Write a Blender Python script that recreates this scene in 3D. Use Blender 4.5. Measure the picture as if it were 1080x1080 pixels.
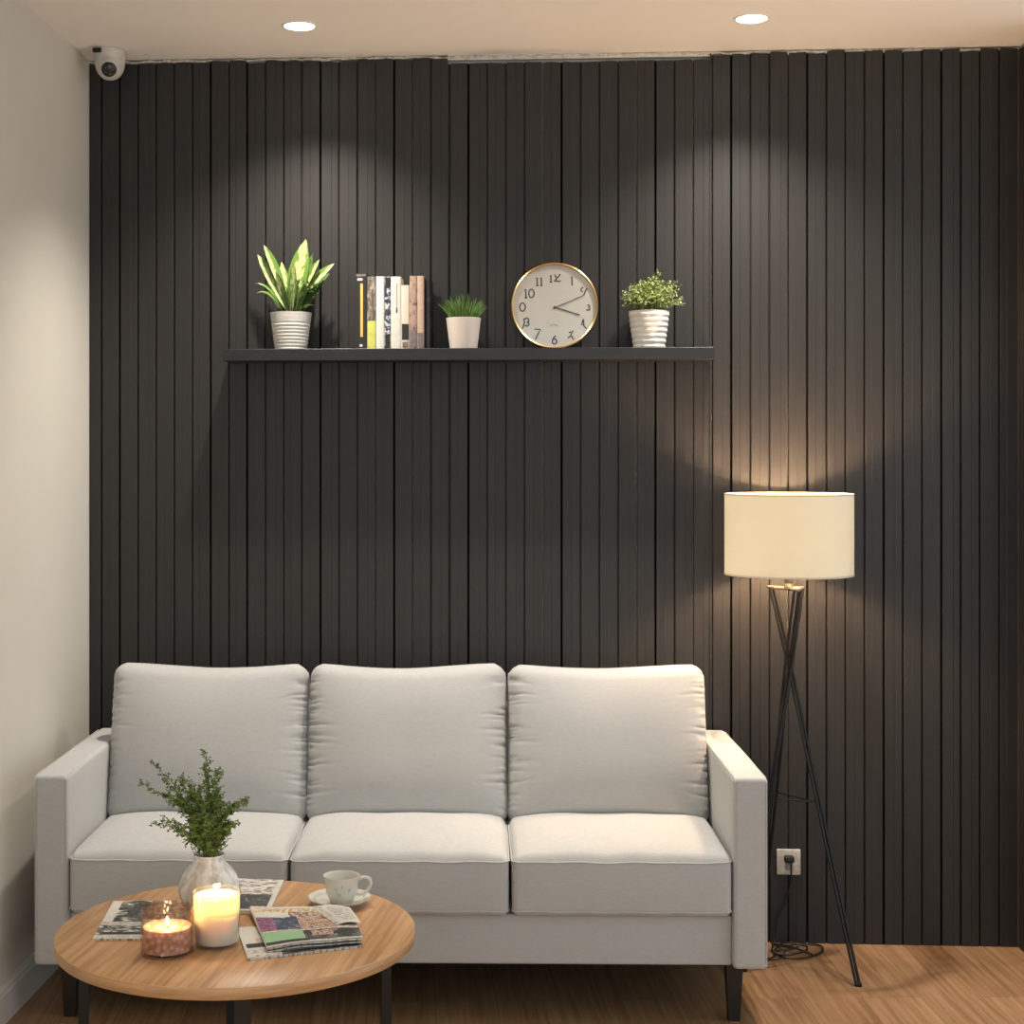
import bpy, math, random
from mathutils import Vector, Matrix
PI = math.pi
C = bpy.context.scene.collection
for o in list(bpy.data.objects): bpy.data.objects.remove(o)

# ---------------- camera (metres; back wall is the plane y = 0) ----------------
cam_d = bpy.data.cameras.new('camera'); cam = bpy.data.objects.new('camera', cam_d); C.objects.link(cam)
cam.location = (0, -5.5, 1.69)
cam.rotation_euler = (PI/2, 0, math.radians(3.397))
cam_d.sensor_width = 36; cam_d.lens = 55.0
cam_d.shift_x = (540-472.07)/1080; cam_d.shift_y = -(540-482)/1080
cam_d.clip_start = 0.05
bpy.context.scene.camera = cam
# ---------------- world, exposure ----------------
w = bpy.data.worlds.new('world'); bpy.context.scene.world = w; w.use_nodes = True
w.node_tree.nodes['Background'].inputs[0].default_value = (0.86, 0.95, 1.0, 1)
w.node_tree.nodes['Background'].inputs[1].default_value = 1.0
vs = bpy.context.scene.view_settings
vs.view_transform = 'Standard'; vs.look = 'None'; vs.gamma = 1; vs.use_curve_mapping = False; vs.exposure = 0.12
SPOT_W = 165; FILL_SPOT_W = 330; WARM = (1.0, 0.91, 0.81); BULB_W = 165; BULB_COL = (1.0, 0.66, 0.39)

# ---------------- node helpers ----------------
def mat(name, col, rough=0.6, spec=0.5, metal=0.0):
    m = bpy.data.materials.new(name); m.use_nodes = True
    b = m.node_tree.nodes['Principled BSDF']
    b.inputs['Base Color'].default_value = (*col, 1); b.inputs['Roughness'].default_value = rough
    b.inputs['Metallic'].default_value = metal; b.inputs['Specular IOR Level'].default_value = spec
    return m
def N(m, t, **kw):
    n = m.node_tree.nodes.new(t)
    for k, v in kw.items():
        if k in n.inputs: n.inputs[k].default_value = v
        else: setattr(n, k, v)
    return n
def L(m, a, ao, b, bi): m.node_tree.links.new(a.outputs[ao], b.inputs[bi])
def B(m): return m.node_tree.nodes['Principled BSDF']
def coords(m, scale=(1, 1, 1), kind='Object', rot=(0, 0, 0)):
    tc = N(m, 'ShaderNodeTexCoord'); mp = N(m, 'ShaderNodeMapping')
    mp.inputs['Scale'].default_value = scale; mp.inputs['Rotation'].default_value = rot
    L(m, tc, kind, mp, 'Vector'); return mp
def ramp(m, stops, interp='LINEAR'):
    r = N(m, 'ShaderNodeValToRGB'); e = r.color_ramp.elements; r.color_ramp.interpolation = interp
    while len(e) < len(stops): e.new(0.5)
    for i, (p, c) in enumerate(stops): e[i].position = p; e[i].color = (*c, 1)
    return r
def noisy(name, c1, c2, scale=(20, 20, 20), rough=0.6, bump=0.0, spec=0.5, metal=0.0, detail=4, lo=.35, hi=.65, kind='Object', dist=.002):
    m = mat(name, c1, rough, spec, metal)
    mp = coords(m, scale, kind); n = N(m, 'ShaderNodeTexNoise', Scale=1.0, Detail=detail); L(m, mp, 0, n, 'Vector')
    r = ramp(m, [(lo, c1), (hi, c2)]); L(m, n, 0, r, 0); L(m, r, 0, B(m), 'Base Color')
    if bump:
        b = N(m, 'ShaderNodeBump', Strength=bump, Distance=dist); L(m, n, 0, b, 'Height'); L(m, b, 0, B(m), 'Normal')
    return m
def glassy(name, tint, refl=0.9, blotch=None):
    m = bpy.data.materials.new(name); m.use_nodes = True; nt = m.node_tree; nt.nodes.clear()
    out = N(m, 'ShaderNodeOutputMaterial'); tr = N(m, 'ShaderNodeBsdfTransparent'); gl = N(m, 'ShaderNodeBsdfGlossy', Roughness=.05)
    tr.inputs[0].default_value = (*tint, 1); gl.inputs[0].default_value = (refl, refl, refl, 1)
    lw = N(m, 'ShaderNodeLayerWeight', Blend=.5); pw = N(m, 'ShaderNodeMath', operation='POWER'); L(m, lw, 'Facing', pw, 0); pw.inputs[1].default_value = 4; fr = N(m, 'ShaderNodeMath', operation='MULTIPLY_ADD'); L(m, pw, 0, fr, 0); fr.inputs[1].default_value = .7; fr.inputs[2].default_value = .04; mx = N(m, 'ShaderNodeMixShader')
    L(m, fr, 0, mx, 0); L(m, tr, 0, mx, 1); L(m, gl, 0, mx, 2)
    if blotch:
        c1, c2, sc = blotch
        mp = coords(m, (sc, sc, sc)); v = N(m, 'ShaderNodeTexVoronoi', Scale=1.0); L(m, mp, 0, v, 'Vector')
        r = ramp(m, [(.25, c1), (.6, c2)]); L(m, v, 0, r, 0); L(m, r, 0, tr, 0)
        bp = N(m, 'ShaderNodeBump', Strength=.5, Distance=.003); L(m, v, 0, bp, 'Height'); L(m, bp, 0, gl, 'Normal')
    L(m, mx, 0, out, 0); return m
def emit(name, col, s):
    m = bpy.data.materials.new(name); m.use_nodes = True; m.node_tree.nodes.clear()
    o = N(m, 'ShaderNodeOutputMaterial'); e = N(m, 'ShaderNodeEmission', Strength=s); e.inputs[0].default_value = (*col, 1)
    L(m, e, 0, o, 0); return m

# ---------------- mesh helpers ----------------
class M:
    def __init__(s): s.v = []; s.f = []; s.m = []; s.uv = {}
    def add(s, vs, fs, mi=0):
        k = len(s.v); s.v += [tuple(p) for p in vs]
        for f in fs: s.f.append(tuple(i+k for i in f)); s.m.append(mi)
        return k
    def box(s, a, b, mi=0, bev=0.0, T=None):
        x0, y0, z0 = a; x1, y1, z1 = b
        if bev <= 0:
            vs = [(x0,y0,z0),(x1,y0,z0),(x1,y1,z0),(x0,y1,z0),(x0,y0,z1),(x1,y0,z1),(x1,y1,z1),(x0,y1,z1)]
            fs = [(0,3,2,1),(4,5,6,7),(0,1,5,4),(1,2,6,5),(2,3,7,6),(3,0,4,7)]
        else:
            vs, fs = rbox((x0+x1)/2,(y0+y1)/2,(z0+z1)/2,(x1-x0)/2,(y1-y0)/2,(z1-z0)/2,bev)
        if T: vs = [T(p) for p in vs]
        s.add(vs, fs, mi)
    def tube(s, pts, r, n=8, mi=0, cap=True, rr=None):
        P = [Vector(p) for p in pts]; rings = []; up = None
        for i, p in enumerate(P):
            d = (P[min(i+1, len(P)-1)]-P[max(i-1, 0)]).normalized()
            if up is None:
                up = Vector((0,0,1)) if abs(d.z) < .9 else Vector((1,0,0))
            a = d.cross(up).normalized(); b = a.cross(d).normalized(); up = b
            q = rr[i] if rr else r
            rings.append([p+(a*math.cos(2*PI*k/n)+b*math.sin(2*PI*k/n))*q for k in range(n)])
        vs = [v for R in rings for v in R]; fs = []
        for i in range(len(P)-1):
            for k in range(n): fs.append((i*n+k, i*n+(k+1)%n, (i+1)*n+(k+1)%n, (i+1)*n+k))
        if cap: fs.append(tuple(range(n))[::-1]); fs.append(tuple((len(P)-1)*n+k for k in range(n)))
        s.add(vs, fs, mi)
    def lathe(s, prof, n=48, c=(0,0,0), mi=0, f=None, close=False):
        vs = []; fs = []; K = len(prof)
        for j in range(n):
            a = 2*PI*j/n
            for (r, z) in prof:
                q = r*(f(a, z) if f else 1)
                vs.append((c[0]+q*math.cos(a), c[1]+q*math.sin(a), c[2]+z))
        for j in range(n):
            for i in range(K-1 + (1 if close else 0)):
                i2 = (i+1) % K
                fs.append((j*K+i, ((j+1)%n)*K+i, ((j+1)%n)*K+i2, j*K+i2))
        s.add(vs, fs, mi)
    def build(s, name, mats, parent=None, smooth=True, ang=35):
        me = bpy.data.meshes.new(name); me.from_pydata(s.v, [], s.f); me.validate()
        if not isinstance(mats, (list, tuple)): mats = [mats]
        for m in mats: me.materials.append(m)
        if len(me.polygons) == len(s.m): me.polygons.foreach_set('material_index', s.m)
        import bmesh
        bm = bmesh.new(); bm.from_mesh(me)
        bmesh.ops.remove_doubles(bm, verts=bm.verts, dist=1e-6)
        bmesh.ops.recalc_face_normals(bm, faces=bm.faces)
        if smooth:
            for f in bm.faces: f.smooth = True
            for e in bm.edges:
                if len(e.link_faces) == 2 and e.calc_face_angle(0) > math.radians(ang): e.smooth = False
        bm.to_mesh(me); bm.free()
        o = bpy.data.objects.new(name, me); C.objects.link(o)
        if parent: o.parent = parent
        return o
def rbox(cx, cy, cz, hx, hy, hz, r, seg=3, grid=1, fn=None):
    """rounded box: dense cube surface whose border cells carry the rounding"""
    def ticks(h):
        t = [-h + r*(1-math.cos(PI/2*k/seg)) for k in range(seg)]
        g = grid if isinstance(grid, int) else grid
        mid = [-(h-r) + 2*(h-r)*k/g for k in range(g+1)]
        return t + mid + [-x for x in reversed(t)]
    X, Y, Z = ticks(hx), ticks(hy), ticks(hz); nx, ny, nz = len(X), len(Y), len(Z)
    idx = {}; vs = []; fs = []
    def vid(i, j, k):
        if (i, j, k) not in idx:
            q = Vector((X[i], Y[j], Z[k])); inn = Vector((max(-hx+r, min(hx-r, q.x)), max(-hy+r, min(hy-r, q.y)), max(-hz+r, min(hz-r, q.z))))
            d = q-inn
            if d.length > 1e-9: q = inn + d.normalized()*r
            p = (q.x, q.y, q.z)
            if fn: p = fn(p)
            idx[(i, j, k)] = len(vs); vs.append((p[0]+cx, p[1]+cy, p[2]+cz))
        return idx[(i, j, k)]
    for i in range(nx-1):
        for j in range(ny-1):
            for k in (0, nz-1): fs.append((vid(i,j,k), vid(i+1,j,k), vid(i+1,j+1,k), vid(i,j+1,k)))
    for i in range(nx-1):
        for k in range(nz-1):
            for j in (0, ny-1): fs.append((vid(i,j,k), vid(i+1,j,k), vid(i+1,j,k+1), vid(i,j,k+1)))
    for j in range(ny-1):
        for k in range(nz-1):
            for i in (0, nx-1): fs.append((vid(i,j,k), vid(i,j+1,k), vid(i,j+1,k+1), vid(i,j,k+1)))
    return vs, fs
def thing(name, label, cat, loc, rz=0, group=None):
    o = bpy.data.objects.new(name, None); C.objects.link(o); o.location = loc; o.rotation_euler = (0, 0, rz)
    o.empty_display_size = .05; return tag(o, label, cat, group)
def tag(o, label, cat, group=None):
    o['label'] = label; o['category'] = cat
    if group: o['group'] = group
    return o
def struct(o): o['kind'] = 'structure'; return o
def smoothpath(pts, n=8):
    P = [Vector(p) for p in pts]; P = [P[0]*2-P[1]] + P + [P[-1]*2-P[-2]]; out = []
    for i in range(1, len(P)-2):
        for k in range(n):
            t = k/n; a, b, c, d = P[i-1:i+3]
            out.append(.5*((2*b)+(c-a)*t+(2*a-5*b+4*c-d)*t*t+(3*b-a-3*c+d)*t**3))
    out.append(P[-2]); return out

# ---------------- materials ----------------
m_wall = noisy('wall_paint', (.64,.61,.54), (.66,.63,.56), (3,3,3), .8, .05)
m_ceil = noisy('ceiling_paint', (.85,.81,.76), (.87,.83,.78), (2,2,2), .85)
m_plaster = noisy('plaster_bead', (.70,.66,.58), (.42,.38,.32), (60,60,60), .9, .6)
m_base = mat('skirting_paint', (.66,.64,.58), .35)
m_panel = mat('charcoal_panel', (.04,.037,.035), .45, .42)
_mp = coords(m_panel, (160, 160, 1.2)); _n = N(m_panel, 'ShaderNodeTexNoise', Scale=1.0, Detail=3.0); L(m_panel, _mp, 0, _n, 'Vector')
_r = ramp(m_panel, [(.3, (.0185,.0172,.0164)), (.7, (.0245,.0227,.0217))]); L(m_panel, _n, 0, _r, 0); L(m_panel, _r, 0, B(m_panel), 'Base Color')
_b = N(m_panel, 'ShaderNodeBump', Strength=.12, Distance=.001); L(m_panel, _n, 0, _b, 'Height'); L(m_panel, _b, 0, B(m_panel), 'Normal')
m_black = mat('black_metal', (.007,.007,.007), .38, .35)
m_shelf = noisy('shelf_black', (.010,.010,.0105), (.015,.015,.015), (8,60,60), .4)
m_cord = mat('cord_rubber', (.01,.01,.01), .5)
m_legwood = mat('dark_leg', (.012,.009,.007), .4)

def oak(name, c1, c2, c3, plank_w, plank_l, rot, rough=.45, gapc=(.10,.05,.02), grain=1.0, gap=.0012):
    m = mat(name, c1, rough, .4)
    mp = coords(m, (1,1,1), 'Object', (0,0,rot))
    br = N(m, 'ShaderNodeTexBrick', Scale=1.0); L(m, mp, 0, br, 'Vector')
    br.inputs['Brick Width'].default_value = plank_l; br.inputs['Row Height'].default_value = plank_w
    br.inputs['Mortar Size'].default_value = gap; br.inputs['Mortar Smooth'].default_value = .3
    br.inputs['Color1'].default_value = (*c1, 1); br.inputs['Color2'].default_value = (*c2, 1); br.inputs['Mortar'].default_value = (*gapc, 1)
    mp2 = N(m, 'ShaderNodeMapping'); mp2.inputs['Scale'].default_value = (2.2, 55, 20); L(m, mp, 0, mp2, 'Vector')
    addv = N(m, 'ShaderNodeVectorMath', operation='MULTIPLY_ADD'); L(m, br, 'Color', addv, 0); addv.inputs[1].default_value = (40, 0, 0); L(m, mp2, 0, addv, 2)
    n = N(m, 'ShaderNodeTexNoise', Scale=1.0, Detail=6.0, Distortion=.6); L(m, addv, 0, n, 'Vector')
    r = ramp(m, [(.30, c3), (.62, (1,1,1))]); L(m, n, 0, r, 0)
    mx = N(m, 'ShaderNodeMix', data_type='RGBA', blend_type='MULTIPLY'); mx.inputs[0].default_value = grain
    L(m, br, 'Color', mx, 6); L(m, r, 0, mx, 7); L(m, mx, 2, B(m), 'Base Color')
    b = N(m, 'ShaderNodeBump', Strength=.15, Distance=.001); L(m, n, 0, b, 'Height'); L(m, b, 0, B(m), 'Normal')
    return m
m_floor = oak('oak_floor', (.38,.235,.13), (.32,.195,.105), (.62,.52,.43), .19, 1.25, math.radians(-94.8), .42, (.16,.08,.035))
m_table = oak('oak_tabletop', (.53,.31,.145), (.49,.28,.125), (.60,.50,.38), .075, 3.0, math.radians(-83.7), .38, (.26,.14,.06), 1.0, .0006)
m_tedge = noisy('oak_edge', (.40,.22,.095), (.52,.31,.15), (9,9,160), .4)

def fabric(name, c1, c2):
    m = mat(name, c1, .95, .15)
    mp = coords(m, (1,1,1)); n1 = N(m, 'ShaderNodeTexNoise', Scale=420.0, Detail=3.0); L(m, mp, 0, n1, 'Vector')
    mpb = coords(m, (60, 60, 420)); n2 = N(m, 'ShaderNodeTexNoise', Scale=1.0, Detail=2.0); L(m, mpb, 0, n2, 'Vector')
    ad = N(m, 'ShaderNodeMath', operation='ADD'); L(m, n1, 0, ad, 0); L(m, n2, 0, ad, 1)
    r = ramp(m, [(.55, c1), (1.15, c2)])
    ml = N(m, 'ShaderNodeMath', operation='MULTIPLY'); L(m, ad, 0, ml, 0); ml.inputs[1].default_value = .87
    L(m, ml, 0, r, 0); L(m, r, 0, B(m), 'Base Color')
    b = N(m, 'ShaderNodeBump', Strength=.2, Distance=.0008); L(m, ad, 0, b, 'Height'); L(m, b, 0, B(m), 'Normal')
    B(m).inputs['Sheen Weight'].default_value = .15
    return m
m_fab = fabric('sofa_fabric', (.425,.428,.42), (.485,.488,.478))

# ---------------- the room ----------------
CH = 3.107; XL = -1.609; XR = 1.645; YB = -5.9; XE = 3.0
o = M(); o.box((XL-.1, YB, -.1), (XE, .12, 0)); struct(o.build('floor', m_floor, smooth=False))
o = M(); o.box((XL-.1, YB, CH), (XE, .12, CH+.1)); struct(o.build('ceiling', m_ceil, smooth=False))
o = M(); o.box((XL-.12, YB, 0), (XL, .12, CH)); struct(o.build('wall_left', m_wall, smooth=False))
o = M(); o.box((XL, .03, 0), (XE, .12, CH)); wb = struct(o.build('wall_back', m_wall, smooth=False))
# skirting on the left wall, with a small moulded top
prof = [(0,0),(.018,0),(.018,.088),(.014,.094),(.014,.100),(.006,.112),(0,.114)]
o = M(); vs = [(XL+a, y, b) for y in (YB, -.001) for a, b in prof]; n = len(prof)
o.add(vs, [(i, (i+1)%n, n+(i+1)%n, n+i) for i in range(n)] + [tuple(range(n)), tuple(range(n, 2*n))[::-1]])
struct(o.build('baseboard_left', m_base, smooth=False))
# fluted charcoal panels, three sheets with uneven tops
rnd = random.Random(4)
PITCH = .0655; X0 = .467
def panel(xa, xb, yoff, ztop, name='slat_panel', T=None, zj=.006):
    o = M(); k0 = math.floor((xa-X0)/PITCH)-1; k = k0
    while True:
        a = X0+k*PITCH; b = a+PITCH; k += 1
        if a >= xb: break
        if b <= xa: continue
        split = a + PITCH*rnd.choice((.45, .55, .6, .52)); dd = rnd.choice((.0006, .0010, .0014))
        g = .0024
        P = [(a-g, .014), (a+g, .014), (a+g+.001, .0012), (a+g+.0022, 0), (split, 0), (split+.0012, dd), (b-g-.0022, dd), (b-g, dd+.0012), (b-g, .014)]
        if rnd.random() < .5: P = [(a+b-x, y) for x, y in reversed(P)]
        P = [(max(xa, min(xb, x)), y) for x, y in P]
        zt = ztop + rnd.uniform(-zj, zj)
        vs = []; m = 5
        for x, y in P: vs += [(x, y+yoff, 0.0), (x, y+yoff, zt - rnd.uniform(0, .004))]
        fs = [(2*i, 2*i+2, 2*i+3, 2*i+1) for i in range(len(P)-1)]
        kk = len(vs); vs += [(P[0][0], .03, 0), (P[0][0], .03, zt), (P[-1][0], .03, 0), (P[-1][0], .03, zt)]
        fs += [(0, 1, kk+1, kk), (2*len(P)-2, kk+2, kk+3, 2*len(P)-1)]
        fs.append(tuple([2*i+1 for i in range(len(P))] + [kk+3, kk+1]))
        if T: vs = [T(p) for p in vs]
        o.add(vs, fs)
    return o.build(name, m_panel, wb, smooth=False)
panel(XL+.001, -.327, 0, 3.094)
panel(-.327, .590, .004, 3.079, zj=.001)
panel(.590, XR, 0, 3.098)
# plaster bead left above the panels
o = M(); n = 150
pts = [(XL + (XR-XL)*i/n, .008+rnd.uniform(-.002,.002), CH-.004-rnd.uniform(0,.008)) for i in range(n+1)]
o.tube(pts, .005, 6, rr=[rnd.uniform(.003,.008) for _ in pts]); o.build('plaster_bead', m_plaster, wb)
o = M(); o.box((-.327, .006, 3.089), (.590, .03, CH)); o.build('ceiling_gap_strip', m_wall, wb, smooth=False)
# short return of the same panelling at the right end
X0s = X0; X0 = 0.0
wr = M(); wr.box((XR+.02, -.34, 0), (XR+.12, .03, CH)); wr = struct(wr.build('wall_right', m_wall, smooth=False))
wb_keep = wb; wb = wr
panel(.0, .34, 0, 3.096, T=lambda p: (XR + p[1], -p[0], p[2]))
wb = wb_keep; X0 = X0s

# ---------------- ceiling downlights ----------------
m_lens = emit('downlight_lens', (1.0, .93, .82), 14)
m_ring = mat('downlight_ring', (.8,.78,.74), .4)
def downlight(x, y, power, label, group=None, size=114):
    t = thing('ceiling_downlight', label, 'ceiling light', (x, y, CH), 0, group)
    o = M(); o.lathe([(.049,-.001),(.050,-.004),(.058,-.003),(.060,0),(.049,0)], 40, close=True); o.build('trim_ring', m_ring, t)
    o = M(); o.lathe([(.0,-.0025),(.025,-.0025),(.049,-.002),(.049,0),(0,0)], 40); o.build('lens', m_lens, t)
    ld = bpy.data.lights.new('downlight_beam', 'SPOT'); ld.energy = power; ld.color = WARM; ld.spot_size = math.radians(size); ld.spot_blend = 1.0
    ld.shadow_soft_size = .03
    lo = bpy.data.objects.new('downlight_beam', ld); C.objects.link(lo); lo.parent = t; lo.location = (0, 0, -.012)
downlight(-.79, -.40, SPOT_W, 'round recessed ceiling downlight nearer the left wall, above the books and the spiky plant')
downlight(.681, -.40, SPOT_W, 'round recessed ceiling downlight on the right, above the floor lamp')
for y, wh in ((-3.7, 'middle'), (-5.0, 'back')):  # unseen downlights added so light off the floor brightens the ceiling
    for x, wx in ((-.79, 'left wall'), (.681, 'centre of the room'), (2.2, 'open right side')):
        downlight(x, y, FILL_SPOT_W, 'added fill downlight out of frame, %s row, by the %s' % (wh, wx), 'added fill lights further into the room', 76)

# ---------------- security camera ----------------
t = thing('security_camera', 'small white dome security camera under the ceiling in the left corner', 'camera', (-1.497, -.13, CH))
m_wp = noisy('white_plastic', (.62,.60,.54), (.50,.48,.43), (30,30,30), .4)
m_dkglass = mat('dark_glass', (.01,.01,.01), .08)
o = M(); o.lathe([(0,0),(.052,0),(.055,-.004),(.053,-.030),(.050,-.036),(0,-.036)], 40); o.build('mount_base', m_wp, t)
o = M(); prof = [(.050,-.030)] + [(.052*math.cos(a)**.85, -.040-.064*math.sin(a)) for a in [PI/2*k/12 for k in range(13)]]
o.lathe(prof, 40); dome = o.build('dome', m_wp, t)
# eyeball window facing the room and downwards
d = Vector((.16, -.84, -.45)).normalized(); c = Vector((0,0,-.056)); q = d.to_track_quat('Z','Y').to_matrix()
o = M(); o.lathe([(0,.0555),(.018,.053),(.025,.049),(.027,.040),(0,.036)], 32); o.v = [tuple(c+q@Vector(v)) for v in o.v]; le = o.build('lens_window', m_dkglass, t)
o = M()
for k in range(5):
    a = 2*PI*k/5; o.lathe([(0,.0562),(.0028,.0560),(.003,.052)], 10, (.013*math.cos(a), .013*math.sin(a), -.0015))
o.v = [tuple(c+q@Vector(v)) for v in o.v]; o.build('infrared_dot', mat('ir_dot', (.12,.14,.11), .2), le)
o = M(); o.box((-.045,-.062,-.020),(-.015,-.045,-.006), bev=.004); o.build('cable_gland', m_black, t)

# ---------------- wall shelf ----------------
ST = 2.063; o = M(); o.box((-1.096, -.150, 2.022), (.590, -.0005, ST), bev=.0018)
tag(o.build('wall_shelf', m_shelf, smooth=False), 'long black floating shelf fixed across the dark fluted wall', 'shelf')

# ---------------- books ----------------
def spine_print(name, stops, scale=(60,60,60), interp='CONSTANT', seed=0):
    m = mat(name, stops[0][1], .5); mp = coords(m, scale); mp.inputs['Location'].default_value = (seed, seed*.7, 0)
    n = N(m, 'ShaderNodeTexNoise', Scale=1.0, Detail=3.0); L(m, mp, 0, n, 'Vector')
    r = ramp(m, stops, interp); L(m, n, 0, r, 0); L(m, r, 0, B(m), 'Base Color'); return m
m_paper = noisy('page_block', (.55,.50,.42), (.40,.36,.30), (10,300,10), .9)
BK = dict(black=mat('bk_black', (.02,.018,.016), .45), gold=mat('bk_gold', (.75,.48,.16), .4), brown=spine_print('bk_brown', [(0,(.10,.085,.07)),(.48,(.20,.17,.13)),(.58,(.35,.31,.25))], (80,80,40)),
          lime=noisy('bk_lime', (.50,.52,.10), (.60,.62,.16), (30,30,30), .5), white=noisy('bk_white', (.62,.61,.57), (.68,.67,.63), (20,20,20), .5),
          collage=spine_print('bk_collage', [(0,(.02,.025,.03)),(.44,(.05,.08,.15)),(.52,(.55,.55,.52)),(.62,(.03,.03,.03))], (70,70,70), seed=3),
          cream=mat('bk_cream', (.62,.55,.46), .5), tan=noisy('bk_tan', (.42,.30,.23), (.50,.37,.29), (60,60,60), .5),
          pinkbrown=spine_print('bk_pink', [(0,(.10,.07,.06)),(.36,(.30,.21,.17)),(.5,(.38,.27,.21))], (90,90,60), seed=5), grey=noisy('bk_grey', (.13,.11,.11), (.2,.17,.17), (60,60,60), .5),
          offwhite=noisy('bk_off', (.58,.58,.52), (.66,.66,.60), (30,30,30), .5), ink=mat('bk_ink', (.05,.05,.05), .6), darkcover=spine_print('bk_dark', [(0,(.015,.013,.015)),(.6,(.05,.045,.05))], (50,50,50)))
def book(x0, x1, h, main, label, bands=(), depth=.112, yf=-.128, rz=0, cat='book'):
    w = x1-x0; t = thing('book', label, cat, ((x0+x1)/2, yf, ST), rz, 'books on the wall shelf')
    hw = w/2-.0004; o = M(); c = min(.0025, w*.15)
    # spine rounded in plan, boards either side
    ns = 8; P = [(-hw, depth)] + [(-hw*math.cos(PI*i/ns), .003-.003*math.sin(PI*i/ns)) for i in range(ns+1)] + [(hw, depth), (hw-c, depth)] + \
        [((hw-c)*math.cos(PI*i/ns), .006-.002*math.sin(PI*i/ns)) for i in range(ns+1)] + [(-hw+c, depth)]
    n = len(P); o.add([(x,y,z) for z in (0,h) for x,y in P], [(i,(i+1)%n,n+(i+1)%n,n+i) for i in range(n)])
    Q = len(P)//2
    # caps as quads between outer and inner outlines
    outer = [0]+list(range(1,ns+2))+[ns+2]; inner = [n-1]+list(reversed(range(ns+4, ns+4+ns+1)))+[ns+3]
    for base in (0, n):
        for a,b,cc,dd in zip(outer[:-1], outer[1:], inner[1:], inner[:-1]): o.add([o.v[base+i] for i in (a,b,cc,dd)], [(0,1,2,3)])
    cov = o.build('cover', BK[main], t)
    o = M(); o.box((-hw+c, .007, .003), (hw-c, depth-.004, h-.003)); o.build('page_block', m_paper, t, smooth=False)
    for (z0, z1, a, b, mm) in bands:   # printed band following the rounded spine
        o = M(); m = 6; vs = []
        for i in range(m+1):
            u = a+(b-a)*i/m; ang = math.acos(max(-1,min(1,-(2*u-1)))); xx = hw*(2*u-1); yy = .003-.003*math.sin(ang)-.0005
            vs += [(xx,yy,z0*h),(xx,yy,z1*h)]
        for i in range(m+1):
            vs += [(vs[2*i][0], vs[2*i][1]+.0004, vs[2*i][2]), (vs[2*i+1][0], vs[2*i+1][1]+.0004, vs[2*i+1][2])]
        fs = []; k = 2*(m+1)
        for i in range(m):
            fs += [(2*i,2*i+2,2*i+3,2*i+1),(k+2*i,k+2*i+1,k+2*i+3,k+2*i+2),(2*i,k+2*i,k+2*i+2,2*i+2),(2*i+1,2*i+3,k+2*i+3,k+2*i+1)]
        fs += [(0,1,k+1,k),(2*m,k+2*m,k+2*m+1,2*m+1)]
        o.add(vs, fs); o.build('spine_print', BK[mm], cov)
    return t
def bx(u): return (u-570)/307.5*1.0 + .0405*0 - .012   # photo column on the shelf front to metres
E_ = [376.3,388.4,398,406.8,413.6,424.6,433.4,441.6,448.8,455.8]
E_ = [(-.637)+(u-376.3)/306.0 for u in E_]
rb = random.Random(8)
gold = [(.955,.985,.05,.9,'grey'),(.16,.86,.42,.64,'gold'),(.90,.93,.15,.6,'white'),(.03,.06,.35,.6,'white')]
book(E_[0],E_[1],.262,'black','black book with gold lettering down its spine, leftmost on the shelf', gold)
book(E_[1],E_[2],.250,'brown','book with mottled brown spine above and lime green below', [(0,.385,.0,1,'lime')])
book(E_[2],E_[3],.250,'white','plain bright white book between the lime green one and the blue-black one')
book(E_[3],E_[4],.249,'collage','narrow book with dark blue, black and white patched spine', [(.84,.99,.1,.9,'darkcover'),(.02,.20,.1,.9,'black'),(.50,.55,.1,.9,'ink')])
tx = [(z, z+.016, .52, .62, 'grey') for z in [.50+.032*i for i in range(13)]] + [(.50,.56,.5,.64,'ink')]
book(E_[4],E_[5],.249,'offwhite','white book with a column of small grey lettering down its spine', tx)
book(E_[5],E_[6],.219,'cream','shortest book, cream spine with a black block near its foot', [(.14,.39,.08,.92,'black'),(.02,.11,.15,.85,'brown')])
book(E_[6],E_[7],.251,'pinkbrown','speckled pinkish brown book right of the shortest cream one', [(.02,.26,.05,.95,'grey')])
book(E_[7],E_[8],.251,'tan','smooth tan book with a dark grey foot', [(.0,.22,.0,1,'grey')])
book(E_[8]+.002,E_[9]-.004,.242,'darkcover','black book standing at the right end of the row', (), .100, -.118, math.radians(-3))

# ---------------- clock ----------------
t = thing('wall_clock', 'round white clock with thin gold rim leaning on the black shelf', 'clock', (.049, -.060, ST))
R = .1515; tilt = math.radians(2.5)
t.rotation_euler = (-tilt, 0, 0)
m_gold = mat('clock_gold', (.72,.50,.24), .28, .5, 1.0)
m_face = noisy('clock_face', (.60,.56,.50), (.62,.58,.52), (8,8,8), .5)
m_ink = mat('clock_ink', (.012,.012,.012), .5)
def clk(o, prof, n=72, ydir=-1):  # lathe round the clock's axis (local -y towards the room)
    vs = []; K = len(prof)
    for j in range(n):
        a = 2*PI*j/n
        for r, y in prof: vs.append((r*math.cos(a), -y, R+r*math.sin(a)))
    o.add(vs, [(j*K+i, ((j+1)%n)*K+i, ((j+1)%n)*K+i+1, j*K+i+1) for j in range(n) for i in range(K-1)])
o = M(); clk(o, [(R-.030,-.018),(R-.004,-.016),(R-.001,-.008),(R,.004),(R-.002,.010),(R-.005,.012),(R-.008,.010),(R-.0095,.004),(R-.0095,.001),(R-.030,.001),(R-.030,-.018)]); o.build('rim', m_gold, t)
o = M(); clk(o, [(0,-.012),(R-.009,-.012),(R-.009,.002),(0,.002)]); face = o.build('face', m_face, t)
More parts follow.
